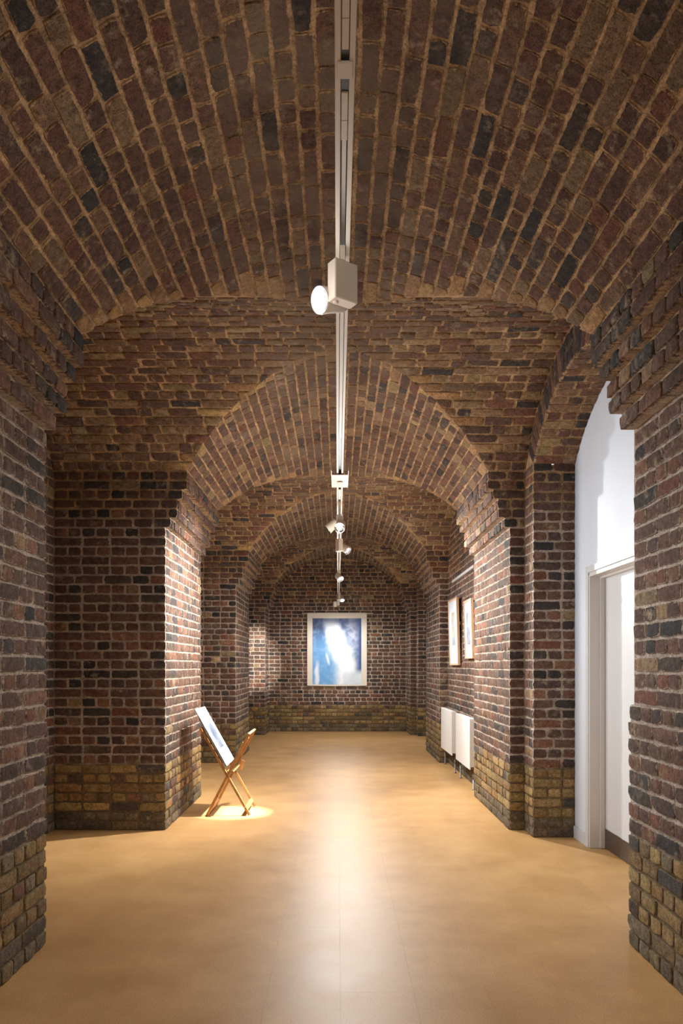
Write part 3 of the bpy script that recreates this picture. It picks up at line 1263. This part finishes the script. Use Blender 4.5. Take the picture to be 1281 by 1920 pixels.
st2 = math_n(nt, 'MULTIPLY', maprange(nt, math_n(nt, 'ABSOLUTE', math_n(nt, 'ADD', math_n(nt, 'ADD', X_, math_n(nt, 'MULTIPLY', Z_, .25)), .44)), .035, .01), math_n(nt, 'MULTIPLY', maprange(nt, Z_, -.8, -.88), maprange(nt, Z_, -1.1, -1.02)))
c = mix(nt, math_n(nt, 'MULTIPLY', st2, .8), c, lin((222, 230, 240)))
low = math_n(nt, 'MULTIPLY', maprange(nt, math_n(nt, 'ADD', X_, math_n(nt, 'MULTIPLY', wob, .4)), .06, .14), maprange(nt, Z_, -1.18, -1.28))
c = mix(nt, low, c, mix(nt, n2, lin((176, 190, 204)), lin((226, 230, 234))))
nt.links.new(c, bs.inputs['Base Color'])
bs.inputs['Roughness'].default_value = .85
PRINT = m


def sheet(name, x0, x1, z0, z1, yoff, mat, th=.002, sag=.012, nx=16, nz=14):
    v, f = [], []
    for side in (0, 1):
        for j in range(nz + 1):
            for i in range(nx + 1):
                s, t = i / nx, j / nz
                xx, zz = x0 + (x1 - x0) * s, z0 + (z1 - z0) * t
                q = (xx / .62)
                curl = sag * (1 - (zz + 1.5) / 1.5) * (q * q - .4) * 1.2
                dz = -sag * .9 * (1 - q * q) * (1 - (zz + 1.5) / 1.5)
                v.append((xx, yoff + curl + (th if side else 0), zz + dz))
    n1_ = (nx + 1) * (nz + 1)
    for j in range(nz):
        for i in range(nx):
            a = j * (nx + 1) + i
            f.append((a, a + 1, a + nx + 2, a + nx + 1))
            f.append((n1_ + a + nx + 1, n1_ + a + nx + 2, n1_ + a + 1, n1_ + a))
    o = mesh_obj(name, v, f, mat, hang, True)
    return o


sheet('cloth', -.625, .605, -1.50, -.01, -.006, CANVAS)
sheet('print', -.515, .49, -1.47, -.115, -.0085, PRINT)
MB().lathe((-.735, -.012, -.012), (1, 0, 0), [(0, .011), (1.47, .011)], 10).obj('rod', CANVAS, hang, True)
MB().box((-.62, -.022, -.04), (.60, -.002, .0), None, .003).obj('hem', CANVAS, hang)

# ---------------------------------------------------------------- pictures, wall bar and radiators on the right wall
def art_material(name, cols_):
    m, nt, bs = new_mat(name)
    tc = N(nt, 'ShaderNodeTexCoord').outputs['Object']
    sep = N(nt, 'ShaderNodeSeparateXYZ')
    nt.links.new(tc, sep.inputs[0])
    n1 = noise(nt, tc, 9, 5, .6)
    n2 = noise(nt, tc, 5, 3, .5)
    c = mix(nt, maprange(nt, n1, .38, .62), lin(cols_[0]), lin(cols_[1]))
    c = mix(nt, maprange(nt, n2, .45, .6), c, lin(cols_[2]))
    nt.links.new(c, bs.inputs['Base Color'])
    bs.inputs['Roughness'].default_value = .35
    return m


MOUNT = plain('picture_mount', (196, 203, 212), .35, grain=.01)


def picture(yn, yf, z0, z1, art, inner, label):
    """frame on the right wall leaning out at the top; yn near end, yf far end"""
    root = empty('framed_picture', (RX - .012, (yn + yf) / 2, z0))
    root.rotation_euler = (0, -math.radians(1.6), 0)
    tag(root, label, 'picture', None)
    w, h = (yf - yn) / 2, z1 - z0
    fw, d = .022, .032
    MB().box((-d, -w, 0), (0, w, fw), None, .002).box((-d, -w, h - fw), (0, w, h), None, .002).box((-d, -w, fw), (0, -w + fw, h - fw), None, .002).box((-d, w - fw, fw), (0, w, h - fw), None, .002).obj('frame', FRAME_WOOD, root)
    MB().box((-d + .008, -w + fw, fw), (-d + .012, w - fw, h - fw)).obj('mount', MOUNT, root)
    a, b, c_, e = inner
    MB().box((-d + .0065, -w * b, h * c_), (-d + .0085, w * a, h * e)).obj('print', art, root)
    MB().box((-.002, -w + .01, h * .6), (.012, w - .01, h * .64)).obj('hanging_batten', FRAME_WOOD, root)
    return root


picture(9.16, 9.86, 1.365, 2.215, art_material('print_towers', ((92, 112, 144), (178, 172, 150), (168, 146, 92))), (.30, .35, .30, .80), 'taller framed print of pale coloured towers, farther from the radiator end pier')
picture(8.20, 8.68, 1.44, 2.115, art_material('print_spire', ((62, 60, 92), (128, 134, 160), (168, 152, 124))), (.40, .45, .24, .78), 'smaller framed print of dark violet upright shapes, nearer the second pier')
mb = MB().box((RX - .022, 8.27, 2.462), (RX + .001, 9.8, 2.495), None, .003)
tag(mb.obj('picture_rail', WHITE_PAINT), 'slim white rail fixed to the wall above the framed pictures', 'rail')


def radiator(yn, yf, label):
    z0, z1 = .225, .785
    root = empty('radiator', (RX - .012, (yn + yf) / 2, 0))
    tag(root, label, 'radiator', 'radiators under the framed pictures')
    w = (yf - yn) / 2
    MB().box((-.098, -w, z0), (-.082, w, z1), None, .004).obj('front_panel', RADIATOR, root)
    MB().box((-.050, -w + .01, z0 + .02), (-.036, w - .01, z1 - .02), None, .004).obj('back_panel', RADIATOR, root)
    MB().box((-.082, -w + .002, z1 - .014), (-.036, w - .002, z1 - .004), None, .002).obj('top_grille', RADIATOR, root)
    for s in (-1, 1):
        MB().box((-.083, s * (w - .004) - .003, z0 + .03), (-.034, s * (w - .004) + .003, z1 - .01), None, .001).obj('end_cheek', RADIATOR, root)
        MB().box((-.037, s * w * .6 - .015, z0 + .08), (.004, s * w * .6 + .015, z1 - .08)).obj('bracket', PIPE, root)
    MB().lathe((-.045, -w + .04, .0), (0, 0, 1), [(0, .018), (.01, .018), (.01, .009), (z0 + .03, .009)], 10).obj('pipe', PIPE, root, True)
    MB().lathe((-.045, w - .04, .0), (0, 0, 1), [(0, .018), (.01, .018), (.01, .009), (z0 + .03, .009)], 10).obj('pipe', PIPE, root, True)
    MB().lathe((-.045, -w + .04, .12), (0, 0, 1), [(0, .012), (.005, .017), (.04, .017), (.045, .012)], 10).obj('valve', PIPE, root, True)
    return root


radiator(9.26, 10.2, 'white flat panel radiator beside the third pier')
radiator(8.0, 8.93, 'white flat panel radiator half hidden by the second pier')

# ---------------------------------------------------------------- folding print rack with boards
RY0, RY1 = 6.63, 7.135
rack = empty('print_rack', (-.99, (RY0 + RY1) / 2, 0))
tag(rack, 'folding wooden print rack with crossed legs beside the second left pier', 'rack')
NF, FFT = RY0 - rack.location.y, RY1 - rack.location.y
ZX = .36                                                # crossing height
A0, A1 = Vector((-.188, 0, 0.008)), Vector((.19, 0, .742))   # leg leaning right
B0, B1 = Vector((.192, 0, 0.008)), Vector((-.247, 0, .79))     # leg leaning left, under the boards


def at_y(p, y):
    return Vector((p.x, y, p.z))


for y, dy in ((NF + .012, .0), (FFT - .012, .0)):
    MB().bar(at_y(A0, y), at_y(A1, y), .018, .024, (1, 0, .5), .003).obj('leg', WOOD, rack)
    s = .022 if y < 0 else -.022
    MB().bar(at_y(B0, y + s), at_y(B1, y + s), .018, .024, (1, 0, -.5), .003).obj('leg', WOOD, rack)
    MB().lathe((-.0, y - (.012 if y < 0 else -.012), ZX), (0, -1 if y < 0 else 1, 0), [(0, .008), (.004, .006), (.005, .001)], 10).obj('pivot_bolt', STEEL, rack)
for P0, P1, t, nm in ((A0, A1, .985, 'top_rail'), (B0, B1, .985, 'top_rail'), (A0, A1, .07, 'stretcher'), (B0, B1, .07, 'stretcher')):
    p = P0.lerp(P1, t)
    MB().bar(at_y(p, NF + (.0 if nm == 'top_rail' else .02)), at_y(p, FFT - (0 if nm == 'top_rail' else .02)), .022, .04, (P1 - P0), .003).obj(nm, WOOD, rack)
# slats of the two sides of the trough
for P0, P1, nrm in ((A0, A1, Vector((-.89, 0, .46))), (B0, B1, Vector((.89, 0, .45)))):
    for t in (.62, .70, .78, .86):
        p = P0.lerp(P1, t) + nrm * .012
        MB().bar(at_y(p, NF + .002), at_y(p, FFT - .002), .010, .050, (P1 - P0), .002).obj('slat', WOOD, rack)
p = A0.lerp(A1, .50)
MB().bar((0.02, NF + .03, .40), (0.02, FFT - .03, .40), .06, .014, (0, 0, 1), .002).obj('trough_base', WOOD, rack)
MB().bar((.05, FFT - .03, .36), (.078, FFT - .03, .45), .014, .04, (1, 0, .5), .006).obj('hinge_block', WOOD, rack)

PAPER = art_material('print_faint', ((92, 108, 128), (150, 158, 170), (70, 86, 112)))


def board(x_off, z_off, length, y0, y1, mat, label, art=False):
    d = (B1 - B0).normalized()
    nrm = Vector((d.z, 0, -d.x))
    if nrm.x < 0:
        nrm = -nrm
    foot = B0.lerp(B1, .545) + nrm * (.024 + x_off) + d * z_off
    loc = rack.location
    root = empty('mounted_print', (loc.x + foot.x, loc.y + (y0 + y1) / 2, foot.z))
    w = (y1 - y0) / 2
    u = Vector((0, 1, 0))
    Mx = Matrix(((u.x, d.x, nrm.x, 0), (u.y, d.y, nrm.y, 0), (u.z, d.z, nrm.z, 0), (0, 0, 0, 1)))
    MB().box((-w, 0, 0), (w, length, .005), Mx, .001).obj('board', mat, root)
    if art:
        MB().box((-w * .45, length * .28, .005), (w * .5, length * .72, .0058), Mx).obj('print', PAPER, root)
    tag(root, label, 'print', 'mounted prints in the folding rack')
    return root


board(.002, .0, .50, -.235, .225, BOARD, 'hindmost white mounted board in the rack, lower than the others')
board(.009, .0, .53, -.24, .235, BOARD_GREY, 'middle grey mounted board between two white ones in the rack')
board(.016, .0, .585, -.245, .24, BOARD, 'front white mounted print with faint blue grey image in the rack', True)
